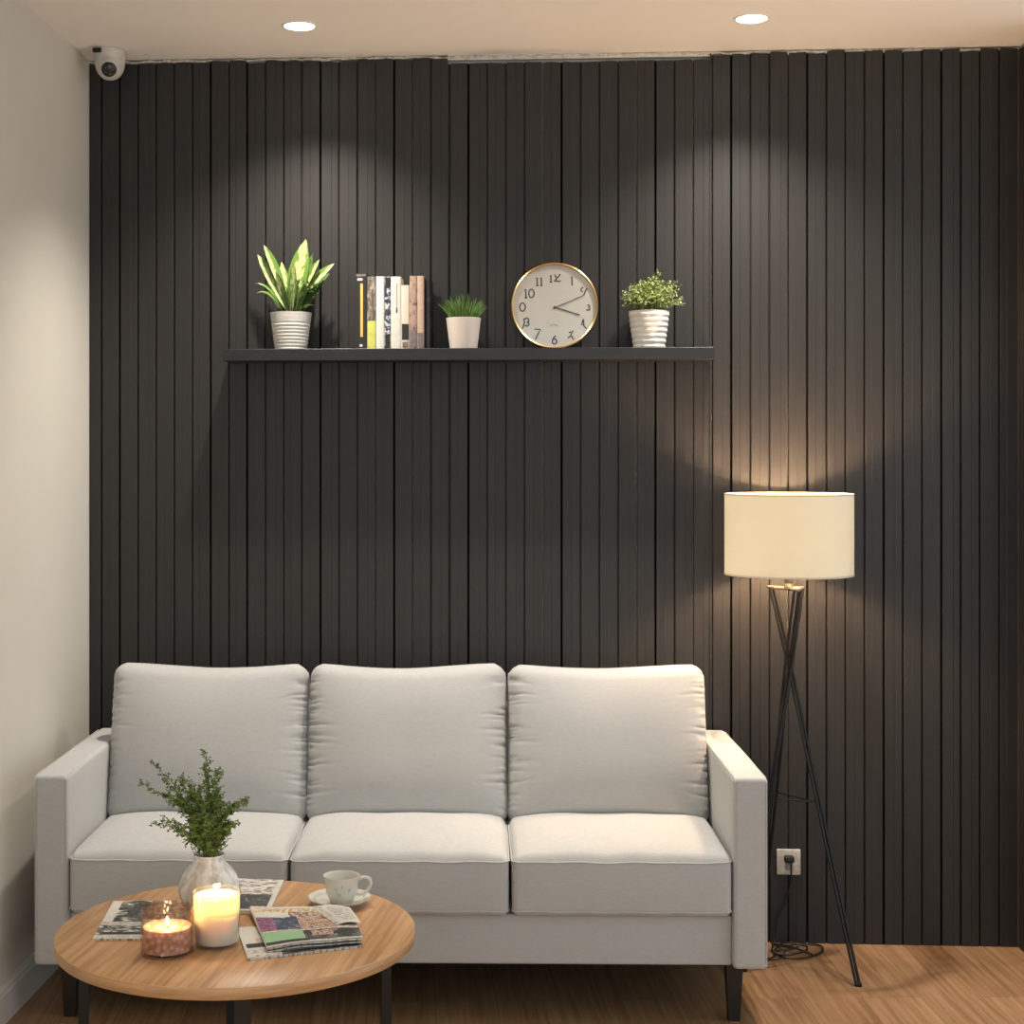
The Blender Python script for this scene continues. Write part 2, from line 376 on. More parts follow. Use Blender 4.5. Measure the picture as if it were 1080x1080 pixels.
# numerals drawn as pen strokes: pixel positions on the 110 px clock view, 9.82 per px
def cp(x, y): return ((x-541)/9.82/3.058*.01*1.0, (y-508)/9.82/3.058*.01)
S = R/462.0
def stroke(o, pts, wd, yy=.0026, taper=None):
    P = [((x-541)*S, R-(y-508)*S) for x, y in pts]; vs = []; fs = []
    for i, (x, z) in enumerate(P):
        a = P[max(0,i-1)]; b = P[min(len(P)-1,i+1)]; dx, dz = b[0]-a[0], b[1]-a[1]; l = math.hypot(dx, dz) or 1
        nx, nz = -dz/l*wd*S/2, dx/l*wd*S/2
        vs += [(x+nx,-yy,z+nz),(x-nx,-yy,z-nz),(x+nx,-yy+.0005,z+nz),(x-nx,-yy+.0005,z-nz)]
    for i in range(len(P)-1):
        k = 4*i; fs += [(k,k+1,k+5,k+4),(k+2,k+6,k+7,k+3),(k,k+4,k+6,k+2),(k+1,k+3,k+7,k+5)]
    fs += [(0,2,3,1),(4*len(P)-4,4*len(P)-3,4*len(P)-1,4*len(P)-2)]
    o.add(vs, fs)
def ell(cx_, cy_, rx, ry, a0=0, a1=360, n=18): return [(cx_+rx*math.cos(math.radians(a0+(a1-a0)*i/n)), cy_-ry*math.sin(math.radians(a0+(a1-a0)*i/n))) for i in range(n+1)]
nums = {
 'twelve': [[(492,195),(502,178),(502,252)],[(488,252),(516,252)],[(545,172),(548,190),(562,205)],[(598,168),(588,190),(565,212),(545,240)],[(536,243),(606,246)]],
 'one': [[(715,205),(724,196),(726,292)]],
 'two': [[(842,308),(820,330),(822,352),(838,358)],[(884,322),(866,352),(850,392)]],
 'three': [[(885,505),(905,500),(912,515),(898,528),(915,535),(908,553),(885,556),(878,545)]],
 'four': [[(846,650),(826,706),(858,712)],[(846,650),(850,720),(878,752)]],
 'five': [[(690,792),(712,786)],[(736,772),(712,812),(724,836),(744,868)],[(680,850),(715,826)]],
 'six': [[(552,824),(528,850),(516,885)], ell(540,886,24,28)],
 'seven': [[(330,752),(392,758),(368,800),(340,862)]],
 'eight': [[(218,640),(222,690),(200,748)], ell(246,660,22,24,150,-90), ell(248,698,22,22,90,-150)],
 'nine': [ell(202,518,30,44)],
 'ten': [[(222,340),(236,328),(238,420)],[(224,420),(252,420)], ell(296,374,28,44)],
 'eleven': [[(346,215),(356,205),(358,290)],[(345,290),(370,290)],[(390,215),(400,203),(402,290)],[(390,290),(412,290)]],
}
for k, ss in nums.items():
    o = M()
    for s_ in ss: stroke(o, s_, 14)
    o.build('numeral', m_ink, face, smooth=False)
o = M()
for s_ in ([(490,722),(508,714),(525,708),(545,707),(562,714),(580,722)],): stroke(o, s_, 6)
o.build('dial_mark', mat('dial_grey', (.22,.21,.2), .6), face, smooth=False)
o = M(); stroke(o, [(530,532),(700,462),(852,396)], 8, .0050); o.build('minute_hand', m_ink, t, smooth=False)
o = M(); stroke(o, [(530,518),(680,566),(806,607)], 12, .0042); o.build('hour_hand', m_ink, t, smooth=False)
o = M(); clk(o, [(0,.0062),(.0042,.0062),(.0048,.0055),(.0048,.002)], 20); o.v = [(x, y, z-.004*0+(-(524-508)*S)) for x, y, z in o.v]; o.build('centre_pin', m_ink, t)
o = M(); clk(o, [(0,.0085),(R-.010,.0078),(R-.010,.0070),(0,.0077)]); o.build('glass', glassy('clock_glass', (.96,.97,.97)), t)

# ---------------- pots and plants ----------------
def leafmat(name, c1, c2, sc=80, rough=.5, trans=.25):
    m = noisy(name, c1, c2, (sc,sc,sc), rough, lo=.4, hi=.6)
    nt = m.node_tree; out = [n for n in nt.nodes if n.type == 'OUTPUT_MATERIAL'][0]
    tr = N(m, 'ShaderNodeBsdfTranslucent'); mx = N(m, 'ShaderNodeMixShader'); mx.inputs[0].default_value = trans
    src = B(m).inputs['Base Color'].links[0].from_node; L(m, src, 0, tr, 0)
    L(m, B(m), 0, mx, 1); L(m, tr, 0, mx, 2); L(m, mx, 0, out, 0); return m
m_soil = noisy('soil', (.03,.02,.012), (.08,.055,.035), (200,200,200), .95, .8)
m_green_dk = leafmat('leaf_dark', (.035,.075,.012), (.08,.15,.025))
m_green_fern = leafmat('leaf_fern', (.045,.09,.016), (.19,.27,.055), 60)
m_green_grass = leafmat('leaf_grass', (.06,.14,.02), (.15,.28,.05), 60)
m_green_bush = leafmat('leaf_bush', (.16,.24,.05), (.42,.46,.16), 90)
m_stem = mat('plant_stem', (.10,.13,.04), .6)
m_vari = mat('leaf_variegated', (.5,.6,.2), .4)
_uv = N(m_vari, 'ShaderNodeUVMap'); _sep = N(m_vari, 'ShaderNodeSeparateXYZ'); L(m_vari, _uv, 0, _sep, 0)
_mp = N(m_vari, 'ShaderNodeMapping'); _mp.inputs['Scale'].default_value = (6, 12, 1); L(m_vari, _uv, 0, _mp, 0)
_n = N(m_vari, 'ShaderNodeTexNoise', Scale=1.0, Detail=3.0, Distortion=.5); L(m_vari, _mp, 0, _n, 'Vector')
_a = N(m_vari, 'ShaderNodeMath', operation='SUBTRACT'); L(m_vari, _sep, 0, _a, 0); _a.inputs[1].default_value = .5
_ab = N(m_vari, 'ShaderNodeMath', operation='ABSOLUTE'); L(m_vari, _a, 0, _ab, 0)
_c = N(m_vari, 'ShaderNodeMath', operation='MULTIPLY_ADD'); L(m_vari, _n, 0, _c, 0); _c.inputs[1].default_value = .75; L(m_vari, _ab, 0, _c, 2)
_r = ramp(m_vari, [(.26,(.10,.20,.03)),(.34,(.58,.62,.32)),(.41,(.22,.34,.07)),(.48,(.60,.64,.30)),(.60,(.12,.22,.035))]); L(m_vari, _c, 0, _r, 0); L(m_vari, _r, 0, B(m_vari), 'Base Color')

def blade(o, base, tip, side_w, sag=.0, fold=.15, n=9, up=(0,0,1), wprof=None, uvs=None, facing=None):
    """leaf blade from base to tip with a folded midrib, bowed by sag"""
    b = Vector(base); tp = Vector(tip); d = tp-b; Ln = d.length
    upv = Vector(facing) if facing else Vector(up)
    sd = d.cross(upv)
    if sd.length < 1e-6: sd = Vector((1,0,0))
    sd.normalize(); nrm = sd.cross(d).normalized()
    vs = []; k0 = len(o.v); fs = []
    for i in range(n+1):
        t = i/n; wdt = side_w*(wprof(t) if wprof else math.sin(PI*min(1,t**.8))**.8)
        wdt = max(wdt, .0002)
        p = b + d*t + Vector(up)*sag*Ln*4*t*(1-t)
        vs += [p-sd*wdt+nrm*wdt*fold, p, p+sd*wdt+nrm*wdt*fold]
    for i in range(n):
        k = 3*i; fs += [(k,k+1,k+4,k+3),(k+1,k+2,k+5,k+4)]
    o.add(vs, fs)
def set_blade_uv(obj_, n):
    pass
def pot(t, r0, r1, h, m, ribs=None, wall=.004, amp=.0012, nr=0, n=56, soil=.86, lo=0.0, hi=1.0):
    o = M(); prof = []; K = 60
    for i in range(K+1):
        z = h*i/K; r = r0+(r1-r0)*i/K
        if nr and lo <= i/K <= hi: r += amp*math.sin(2*PI*nr*i/K)
        prof.append((r, z))
    prof = [(0,0),(r0-.002,0)] + prof + [(r1-wall, h), (r0-wall+(r1-r0)*soil*.95, h*soil*.95), (0, h*soil*.95)]
    o.lathe(prof, n, f=ribs); p = o.build('pot', m, t, ang=50)
    o = M(); rs = (r0+(r1-r0)*soil)-wall-.0006; o.lathe([(0,.002),(rs*.6,.003),(rs*.93,.001),(rs*.93,-.004),(0,-.004)], 28, (0,0,h*soil), f=lambda a,z: 1+.03*math.sin(5*a)); o.build('soil', m_soil, t)
# 1. variegated plant in ridged whitewashed pot
m_potA = noisy('pot_whitewash', (.66,.66,.62), (.48,.48,.45), (10,10,190), .55, .25, lo=.4, hi=.75)
t = thing('potted_plant', 'potted plant with broad cream-striped leaves in a ridged whitewashed pot, left end of the shelf', 'plant', (-.870,-.078,ST))
pot(t, .056, .073, .130, m_potA, nr=11, amp=.0007, lo=.0, hi=.72)
leafspec = [ # base(x,z), tip(x,z), y tip, half width, sag, kind   (metres from pot centre, z from shelf)
 ((0,.15),(.056,.385),-.02,.036,0.0,'b'), ((-.012,.16),(-.093,.366),-.02,.015,.10,'b'), ((-.02,.15),(-.118,.335),.0,.018,.06,'b'),
 ((.015,.15),(.105,.312),-.03,.015,.10,'b'), ((.04,.19),(.156,.30),-.02,.015,.06,'b'), ((0,.14),(.02,.30),-.05,.016,.0,'b'), ((-.01,.14),(-.045,.27),-.05,.014,.05,'b'),
 ((-.02,.12),(-.122,.232),-.02,.004,.22,'t'), ((-.02,.12),(-.118,.196),-.03,.0045,.28,'t'), ((.0,.12),(-.06,.26),.03,.010,.05,'d'), ((.01,.12),(.075,.25),.03,.013,.03,'d'),
 ((.015,.12),(.11,.27),.02,.012,.02,'d'), ((.0,.12),(.03,.24),-.03,.008,.0,'d'), ((0,.12),(-.03,.22),-.04,.007,.0,'d'), ((.02,.12),(.06,.20),-.035,.006,.05,'d'),
 ((.02,.12),(.118,.245),.0,.014,.02,'d'),((0,.12),(.0,.25),.02,.014,.0,'d'),((-.02,.12),(-.085,.21),.01,.007,.08,'d'),((.0,.12),(.088,.152),-.04,.004,.2,'d'), ((.0,.13),(-.035,.31),.01,.020,.02,'b'), ((.02,.13),(.075,.34),.015,.018,.03,'d'), ((.02,.15),(.135,.27),.01,.016,.05,'d'), ((-.01,.13),(-.07,.30),.02,.014,.04,'d'), ((0,.13),(.015,.34),.03,.024,.0,'d')]
rp = random.Random(3)
for (b, tp, yt, hw, sag, kd) in leafspec:
    o = M(); blade(o, (b[0]*.6, -.004, b[1]-.02), (tp[0], yt, tp[1]), hw, sag, .25, 12, wprof=(lambda q: math.sin(PI*q**1.1)**.85 if 0<q<1 else 0), facing=(rp.uniform(-.15,.15),-.9,.35))
    lf = o.build('leaf', {'b': m_vari, 't': m_vari, 'd': m_green_dk}[kd], t)
    uvl = lf.data.uv_layers.new(name='UVMap'); co = lf.data.vertices; bb = Vector((b[0]*.6,-.004,b[1]-.02)); dd = Vector((tp[0],yt,tp[1]))-bb
    sd = dd.cross(Vector((0,-.9,.35))).normalized()
    for lp in lf.data.loops:
        v = co[lp.vertex_index].co-bb; uvl.data[lp.index].uv = (.5+.5*v.dot(sd)/hw, v.dot(dd)/dd.length_squared)
o = M()
for k in range(26):
    a = rp.uniform(0,2*PI); r = rp.uniform(0,.03); L_ = rp.uniform(.04,.13); s_ = rp.uniform(.2,.6)
    o.tube(smoothpath([(r*math.cos(a), r*math.sin(a)*.8, .105), (r*math.cos(a)*1.4, r*math.sin(a)*1.2, .105+L_*.5), (r*math.cos(a)+L_*s_*math.cos(a), (r+L_*s_*.5)*math.sin(a), .105+L_)], 4), .0018, 5)
o.build('stalks', m_green_dk, t)
o = M()
for k in range(120):
    a = rp.uniform(-.4,3.4); r = rp.uniform(.0,.05); c_ = Vector((.055+r*math.cos(a), rp.uniform(-.03,.03), .20+r*math.sin(a)*.8+.0))
    dv = Vector((rp.uniform(-1,1),rp.uniform(-1,.5),rp.uniform(-.2,1))).normalized()*rp.uniform(.012,.022); blade(o, c_, c_+dv, .005, .05, .2, 4)
o.build('small_leaves', m_green_dk, t)
# 2. grass in smooth cream pot
m_potB = mat('pot_cream', (.64,.58,.52), .35)
t = thing('potted_grass', 'small tuft of green grass in a smooth cream pot between books and clock', 'plant', (-.266,-.085,ST))
pot(t, .0475, .0605, .108, m_potB, soil=.9)
o = M()
for k in range(150):
    a = rp.uniform(0,2*PI); r = .046*math.sqrt(rp.random()); x, y = r*math.cos(a), r*math.sin(a)
    h_ = rp.uniform(.075,.108)*(1-.15*(r/.046)); sp = .6+.4*rp.random()
    tx_ = x*1.0 + x/.046*.055*sp; ty = y + y/.046*.03*sp
    blade(o, (x*.8,y*.8,.094), (tx_, ty, .098+h_-abs(tx_)*.25), .0026, .05, .3, 6, wprof=lambda q: (1-q)**.6, facing=(rp.uniform(-.3,.3),-1,.2))
o.build('grass_blades', m_green_grass, t)
# 3. small leafed bush in wavy ribbed pot
m_potC = noisy('pot_ribbed', (.70,.69,.64), (.62,.61,.56), (30,30,90), .55)
t = thing('potted_shrub', 'bushy small-leaved plant in a wavy ribbed white pot, right end of the shelf', 'plant', (.373,-.085,ST))
pot(t, .054, .0705, .128, m_potC, nr=7, amp=.0010, n=90, soil=.88, ribs=lambda a,z: 1+.006*math.sin(9*a+z*60))
o = M(); st = M()
def sprig(tipv, nleaf, lw, ll):
    base = Vector((rp.uniform(-.03,.03), rp.uniform(-.03,.03), .115)); tip = Vector(tipv); mid = base.lerp(tip,.5)+Vector((0,0,.02))
    P_ = smoothpath([base, mid, tip], 6); st.tube(P_, .0009, 4)
    for i in range(nleaf):
        p = P_[int(rp.uniform(.3,1)*(len(P_)-1))]; dv = Vector((rp.gauss(0,1),rp.gauss(0,.8)-.3,rp.gauss(.3,.8))).normalized()
        s0 = p + dv*rp.uniform(.0,.012); blade(o, s0, s0+dv*ll*rp.uniform(.7,1.3), lw*rp.uniform(.7,1.2), .04, .3, 3, facing=(rp.uniform(-.6,.6),-1,rp.uniform(-.2,.9)))
for k in range(270):
    a = rp.uniform(0,2*PI); el = rp.uniform(-.15,1)*PI/2; rr_ = rp.uniform(.45,1)
    x = .118*math.cos(a)*math.cos(el)**.7*rr_*(1.0+.1*math.cos(a)); y = .062*math.sin(a)*math.cos(el)*rr_
    z = .155 + .085*abs(math.sin(el))**.8*rr_*(1 if el>0 else -.4)
    sprig((x, y, z), 13, .0030, .0085)
for q in ((.028,-.02,.272),(.02,0,.262),(.03,-.01,.255),(.116,-.02,.145),(.118,-.03,.165),(.115,0,.22),(.10,0,.235),(-.10,-.02,.17)): sprig(q, 12, .003, .009)
o.build('foliage', m_green_bush, t); st.build('twigs', m_stem, t)

# ---------------- sofa ----------------
SR = math.radians(2.3)
sofa = thing('sofa', 'light grey fabric three-seat sofa with square arms against the dark wall', 'sofa', (-.433,-.482,0), SR)
ZB = .180
o = M(); o.box((-.985, -.385, ZB+.004), (.985, .40, .333), bev=.008); rail = o.build('base_frame', m_fab, sofa)
o = M(); o.box((-.975, -.372, ZB), (.975, .39, ZB+.0038)); o.build('underside_darkener', mat('underside_darkener', (.01,.01,.01), .9), rail, smooth=False)  # black sheet added to cut bounce and deepen the shade under the sofa
def armfn(sx):
    def f(p):
        x, y, z = p
        x += .004*math.sin(PI*(y+.41)/.82)*math.cos(z*3)
        if z > .2: z += .004*math.sin(PI*(y+.41)/.82)
        return (x, y, z)
    return f
for sx in (-1, 1):
    o = M(); vs, fs = rbox(sx*1.035, 0, (ZB+.745)/2, .051, .413, (.745-ZB)/2, .014, 4, 10, armfn(sx)); o.add(vs, fs); arm = o.build('arm', m_fab, sofa, ang=60)
    o = M()
    for xx in (-.046, .046):   # seams along the front edge of the arm
        o.tube([(sx*1.035+xx, -.4125, ZB+.02), (sx*1.035+xx, -.4125, .732), (sx*1.035+xx, -.400, .7435), (sx*1.035+xx, .36, .7455)], .0016, 5)
    o.build('piping', m_fab, arm)
o = M(); vs, fs = rbox(0, .33, .53, .985, .07, .32, .03, 4, 6); o.add(vs, fs); o.build('back_frame', m_fab, sofa, ang=60)
def seat_fn(seed, hx, hy, hz):
    rs = random.Random(seed); ph = [rs.uniform(0, 6.28) for _ in range(6)]
    def f(p):
        x, y, z = p; u, v, w_ = x/hx, y/hy, z/hz
        cr = max(0, 1-u**4)**.5*max(0, 1-v**4)**.6
        if z > 0: z += .040*cr*w_ - .004 + .0015*math.sin(9*u+ph[0])*math.sin(5*v+ph[1])
        y -= (.010*(1-u*u)*(1-w_*w_) if y < 0 else 0)
        x += .006*(1-v*v)*(1-w_*w_)*(1 if x > 0 else -1)
        if y < -hy*.6: z += .0012*math.sin(14*u+ph[2])
        return (x, y, z)
    return f
CW = .6567
for i in range(3):
    cxx = (i-1)*CW; hx, hy, hz = CW/2-.0015-.004, .285, .088; cy_ = -.415+.282; cz_ = .334+hz
    fn = seat_fn(i, hx, hy, hz); o = M(); vs, fs = rbox(cxx, cy_, cz_, hx, hy, hz, .020, 5, 22, fn); o.add(vs, fs)
    sc_ = o.build('seat_cushion', m_fab, sofa, ang=70)
    for zz in (hz-.010, -hz+.016):
        o = M(); pts = []
        for k in range(13): pts.append((-hx-.001, hy*.9-(hy*.9+hy-.02)*k/12, zz))
        for k in range(1, 6): a = PI/2*k/6; pts.append((-hx+.02-.021*math.cos(a), -hy+.02-.021*math.sin(a), zz))
        for k in range(25): pts.append((-hx+.02+(2*hx-.04)*k/24, -hy-.001, zz))
        for k in range(1, 6): a = PI/2*k/6; pts.append((hx-.02+.021*math.sin(a), -hy+.02-.021*math.cos(a), zz))
        for k in range(13): pts.append((hx+.001, -hy+.02+(hy*.9+hy-.02)*k/12, zz))
        P_ = []
        for p in pts: q = fn(p); P_.append((q[0]+cxx, q[1]+cy_, q[2]+cz_))
        o.tube(P_, .0026, 6); o.build('piping', m_fab, sc_)
def back_fn(seed, hx, hy, hz):
    rs = random.Random(seed)
    cre = []
    for _ in range(72):
        wc = rs.uniform(-.95,.92); cre.append((wc, rs.uniform(.009,.020), rs.uniform(.25,.9), -.22*wc+rs.uniform(-.15,.12), rs.choice((-1,1)), rs.choice((.07,.10,.14,.22))))
    ph = [rs.uniform(0,6.28) for _ in range(8)]
    def f(p):
        x, y, z = p; u, v, w_ = x/hx, y/hy, z/hz
        sgn = 1 if y > 0 else -1
        bul = max(0, 1-abs(u)**2.6)**.75*max(0, 1-abs(w_)**2.6)**.75
        bul *= 1+.25*(-w_)*.6
        y = y*(1-.10*abs(u)**6) + sgn*.062*bul*min(1, abs(v)+.1)
        # folds pulled in at both side seams
        d = 0
        for (wc, wd, am, sl, sd, ln) in cre:
            e = (1-u) if sd > 0 else (1+u)
            if e < ln*1.6:
                zz = w_ - wc - sl*e
                d += am*math.exp(-(zz/wd)**2)*math.exp(-(e/ln)**2*1.5)*min(1, e/.02+.25)
        if y < 0: y += .0072*min(d, 1.4)
        x -= (1 if x > 0 else -1)*.003*min(d, 1.5)*(1 if abs(u) > .9 else 0)
        # outline: corners high, edge dips; sides slightly waisted; bottom wider
        if w_ > 0: z += (-.022*(1-abs(u)**1.5) + .003*math.sin(3*u+ph[0]))*w_ - .012*max(0, abs(u)-.86)/.14*w_
        if w_ < 0: z += .006*(1-u*u)*w_*-1
        x *= 1 - .010*w_ - .008*(1-w_*w_)
        if y < 0: y += .004*math.sin(2.6*w_+ph[1]+u)*math.cos(2*u+ph[2])*(1-abs(u))
        return (x, y, z)
    return f
lean = math.radians(12)
for i in range(3):
    cxx = (i-1)*(CW+.001); hx, hy, hz = CW/2+.0005, .062, .262; fn = back_fn(20+i, hx, hy, hz)
    o = M(); vs, fs = rbox(0, 0, 0, hx, hy, hz, .042, 6, 96, fn)
    # coarser in thickness: keep vertex count moderate
    Rm = Matrix.Rotation(-lean, 3, 'X'); off = Vector((cxx, .150, .745))
    o.add([tuple(off + Rm@Vector(p)) for p in vs], fs); bc = o.build('back_cushion', m_fab, sofa, ang=80)
    o = M(); pts = []
    r_ = .042
    for k in range(61):
        a = 2*PI*k/60; ca, sa = math.cos(a), math.sin(a); m_ = max(abs(ca)/ (hx), abs(sa)/(hz)); px, pz = ca/m_, sa/m_
        ix, iz = max(-hx+r_, min(hx-r_, px)), max(-hz+r_, min(hz-r_, pz)); dx, dz = px-ix, pz-iz; l = math.hypot(dx,dz)
        if l > 1e-9: px, pz = ix+dx/l*(r_+.001), iz+dz/l*(r_+.001)
        pts.append(tuple(off + Rm@Vector(fn((px, 0.0, pz)))))
    o.tube(pts, .0025, 5, cap=False); o.build('piping', m_fab, bc)
for sx in (-1, 1):
    for sy in (-1, 1):
        o = M(); cx_, cyy = sx*1.0, sy*.335 + (.02 if sy < 0 else 0)
        vs = []
        for z, h_ in ((0, .017), (ZB+.006, .026)):
            vs += [(cx_-h_, cyy-h_, z), (cx_+h_, cyy-h_, z), (cx_+h_, cyy+h_, z), (cx_-h_, cyy+h_, z)]
        o.add(vs, [(0,3,2,1),(4,5,6,7),(0,1,5,4),(1,2,6,5),(2,3,7,6),(3,0,4,7)]); o.build('leg', m_legwood, sofa, smooth=False)

# ---------------- coffee table ----------------
TZ = .520; TC = (-.752, -1.652)
tb = thing('coffee_table', 'round oak coffee table with black metal legs in front of the sofa', 'table', (TC[0], TC[1], 0))
o = M(); o.lathe([(0,TZ),(.20,TZ),(.4400,TZ)], 128); o.lathe([(.4400,TZ),(.4415,TZ-.0015),(.4415,TZ-.026),(.4395,TZ-.028),(.2,TZ-.028),(0,TZ-.028)], 128, mi=1); o.build('tabletop', [m_table, m_tedge], tb, ang=50)
o = M(); o.lathe([(.30,TZ-.030),(.335,TZ-.030),(.335,TZ-.0285),(.30,TZ-.0285)], 64, close=True); o.build('frame_ring', m_black, tb)
for a, wd in ((193, .028), (13, .026), (-77, .036), (103, .034)):
    a = math.radians(a); c_ = Vector((.372*math.cos(a), .372*math.sin(a), 0)); rd = Vector((math.cos(a), math.sin(a), 0)); tn = Vector((-rd.y, rd.x, 0)); o = M()
    vs = [tuple(c_ + rd*sr*.012 + tn*st_*wd/2 + Vector((0,0,z))) for z in (0, TZ-.0282) for sr, st_ in ((-1,-1),(1,-1),(1,1),(-1,1))]
    o.add(vs, [(0,3,2,1),(4,5,6,7),(0,1,5,4),(1,2,6,5),(2,3,7,6),(3,0,4,7)]); o.build('leg', m_black, tb, smooth=False)

# vase with swirled milky glass
t = thing('glass_vase', 'round milky swirled glass vase on the coffee table holding green sprigs', 'vase', (-.850,-1.52,TZ))
m_vase = mat('milky_glass', (.62,.60,.56), .18)
_mp = coords(m_vase, (1,1,1)); _g = N(m_vase, 'ShaderNodeTexNoise', Scale=30.0, Detail=4.0, Distortion=1.0)
_mp.inputs['Scale'].default_value = (1.6,1.6,.28); L(m_vase, _mp, 0, _g, 'Vector')
_r = ramp(m_vase, [(.35,(.60,.57,.53)),(.5,(.80,.78,.74)),(.62,(.95,.94,.92))]); L(m_vase, _g, 0, _r, 0); L(m_vase, _r, 0, B(m_vase), 'Base Color')
B(m_vase).inputs['Transmission Weight'].default_value = .25
vp = [(0,0),(.040,0),(.050,.004),(.064,.022),(.0765,.048),(.0775,.068),(.070,.092),(.056,.112),(.044,.124),(.038,.132),(.0365,.142),(.0405,.149),(.0385,.150),(.0340,.142),(.0355,.132),(.042,.122),(.053,.110),(.066,.090),(.073,.068),(.072,.048),(.060,.024),(.04,.008),(0,.006)]
def dense(p, n=3): return [(v.x, v.y) for v in smoothpath([(a,b,0) for a,b in p], n)]
o = M(); o.lathe([(max(0,a),b) for a,b in dense(vp)], 72, f=lambda a,z: 1+.010*math.cos(20*(a+z*6))); o.build('vase_body', m_vase, t, ang=60)
# sprigs
t = thing('green_sprigs', 'feathery green fern sprigs standing in the milky vase', 'plant', (-.850,-1.52,TZ+.02))
rf = random.Random(12)
def frond(tip, nbr, spread, dens=1.0):
    o = M(); b = Vector((rf.uniform(-.012,.012), rf.uniform(-.012,.012), .0)); nk = Vector((rf.uniform(-.022,.022), rf.uniform(-.022,.022), .128)); tp = Vector(tip)
    mid = nk.lerp(tp, .5) + Vector((-(tp.x)*.12, 0, .02))
    P_ = smoothpath([b, nk, mid, tp], 10); o.tube(P_, .0009, 4, 0, rr=[.0013-.0009*i/len(P_) for i in range(len(P_))])
    for k in range(nbr):
        i = int((.36+.64*(k+rf.random())/nbr)*(len(P_)-1)); p = P_[i]; q = i/(len(P_)-1); d = (P_[min(i+1,len(P_)-1)]-P_[i-1]).normalized()
        sd = Vector((rf.gauss(0,1), rf.gauss(0,1), rf.gauss(0,.6))); sd = (sd - d*sd.dot(d)).normalized()
        ln = spread*(1.15-q)*rf.uniform(.6,1.2)+.008; e = p + (d*.75+sd*.75)*ln
        o.tube([p, p.lerp(e,.5)+Vector((0,0,.002)), e], .0005, 3)
        nl = int((7+ln*420)*dens)
        for j in range(nl):
            c_ = p.lerp(e, (j+.5)/nl) + Vector((rf.gauss(0,.0015),)*3); dv = Vector((rf.gauss(0,1),rf.gauss(0,1)-.2,rf.gauss(.2,.8))).normalized()
            s_ = rf.uniform(.0042,.0072); blade(o, c_, c_+dv*s_, s_*.34, .0, .3, 2, facing=(rf.uniform(-.8,.8),-1,rf.uniform(-.2,1)), wprof=lambda z: 1-abs(2*z-.9)**1.5*.95)
    o.build('frond', m_green_fern, t)
Zt = .0
fr = [((-.008,-.01,.400),30,.036),((.012,.02,.335),26,.04),((.024,-.01,.350),26,.04),((-.015,.0,.36),26,.036),((-.180,-.02,.318),30,.036),((-.158,.02,.365),24,.025),((-.12,0,.32),28,.045),((-.085,.02,.315),30,.045),((-.07,-.02,.335),28,.04),((-.055,.02,.28),28,.05),
      ((.110,-.03,.278),22,.028),((.095,0,.272),22,.03),((.06,.02,.255),26,.045),((-.145,-.03,.215),20,.026),((-.115,-.04,.225),20,.03),((.082,-.05,.222),20,.028),((.06,-.05,.20),24,.035),((-.07,-.06,.20),24,.04),((-.03,-.07,.235),28,.045),((.02,-.07,.24),28,.045),((.03,.05,.25),26,.045),((-.05,.06,.26),26,.045),
      ((-.02,-.06,.29),28,.045),((.035,-.04,.29),26,.045),((-.095,.03,.26),26,.045),((0,-.05,.19),24,.04),((.04,-.03,.175),24,.035),((-.05,-.03,.17),24,.035),((.0,.02,.27),26,.05),((-.11,.0,.28),26,.04),((.055,.0,.21),24,.04),((-.02,-.03,.31),26,.04)]
for a_ in fr: frond(*a_)

# candles
def flame(t, z, col=(1,.62,.25), pw=.8, h=.020):
    o = M(); o.tube([(0,0,z-.003),(.0008,0,z+.007)], .0011, 6); o.build('wick', mat('wick', (.03,.02,.015), .9), t)
    o = M(); o.lathe([(0,0),(.0030,.003),(.0042,.008),(.0032,.014),(.0012,h),(0,h+.002)], 16, (0,0,z+.004)); o.build('flame', emit('flame', (1,.80,.45), 40), t)
    ld = bpy.data.lights.new('candle_light', 'POINT'); ld.energy = pw; ld.color = col; ld.shadow_soft_size = .008
    lo = bpy.data.objects.new('candle_light', ld); C.objects.link(lo); lo.parent = t; lo.location = (0,0,z+h+.012)
def waxmat(name, col, sss=.3):
    m = mat(name, col, .45); b = B(m); b.inputs['Subsurface Weight'].default_value = sss; b.inputs['Subsurface Radius'].default_value = (.03,.015,.008); b.inputs['Subsurface Scale'].default_value = 1.0; return m
def translucent(name, col, col2, mixf=.5, transp=.0):
    m = bpy.data.materials.new(name); m.use_nodes = True; m.node_tree.nodes.clear(); out = N(m, 'ShaderNodeOutputMaterial')
    d_ = N(m, 'ShaderNodeBsdfDiffuse'); d_.inputs[0].default_value = (*col,1); tr = N(m, 'ShaderNodeBsdfTranslucent'); tr.inputs[0].default_value = (*col2,1)
    mx = N(m, 'ShaderNodeMixShader'); mx.inputs[0].default_value = mixf; L(m, d_, 0, mx, 1); L(m, tr, 0, mx, 2)
    if transp:
        tp = N(m, 'ShaderNodeBsdfTransparent'); m2 = N(m, 'ShaderNodeMixShader'); m2.inputs[0].default_value = transp; L(m, mx, 0, m2, 1); L(m, tp, 0, m2, 2); mx = m2
    L(m, mx, 0, out, 0); return m
t = thing('candle_jar', 'pinkish brown candle burning in a crackled glass jar on the coffee table', 'candle', (-.880,-1.850,TZ))
m_jar = glassy('crackled_pink_glass', (.8,.62,.55), .9, ((.99,.97,.95), (.86,.76,.70), 75))
o = M(); o.lathe(dense([(0,.0),(.058,0),(.0615,.004),(.0625,.02),(.0625,.090),(.0605,.100),(.0590,.106),(.0580,.107),(.0570,.104),(.0580,.090),(.0585,.02),(.0575,.008),(0,.007)]), 56, f=lambda a,z: 1+.010*math.sin(7*a+z*80)); o.build('glass_jar', m_jar, t, ang=60)
m_waxp = waxmat('pink_wax', (.55,.27,.20)); 
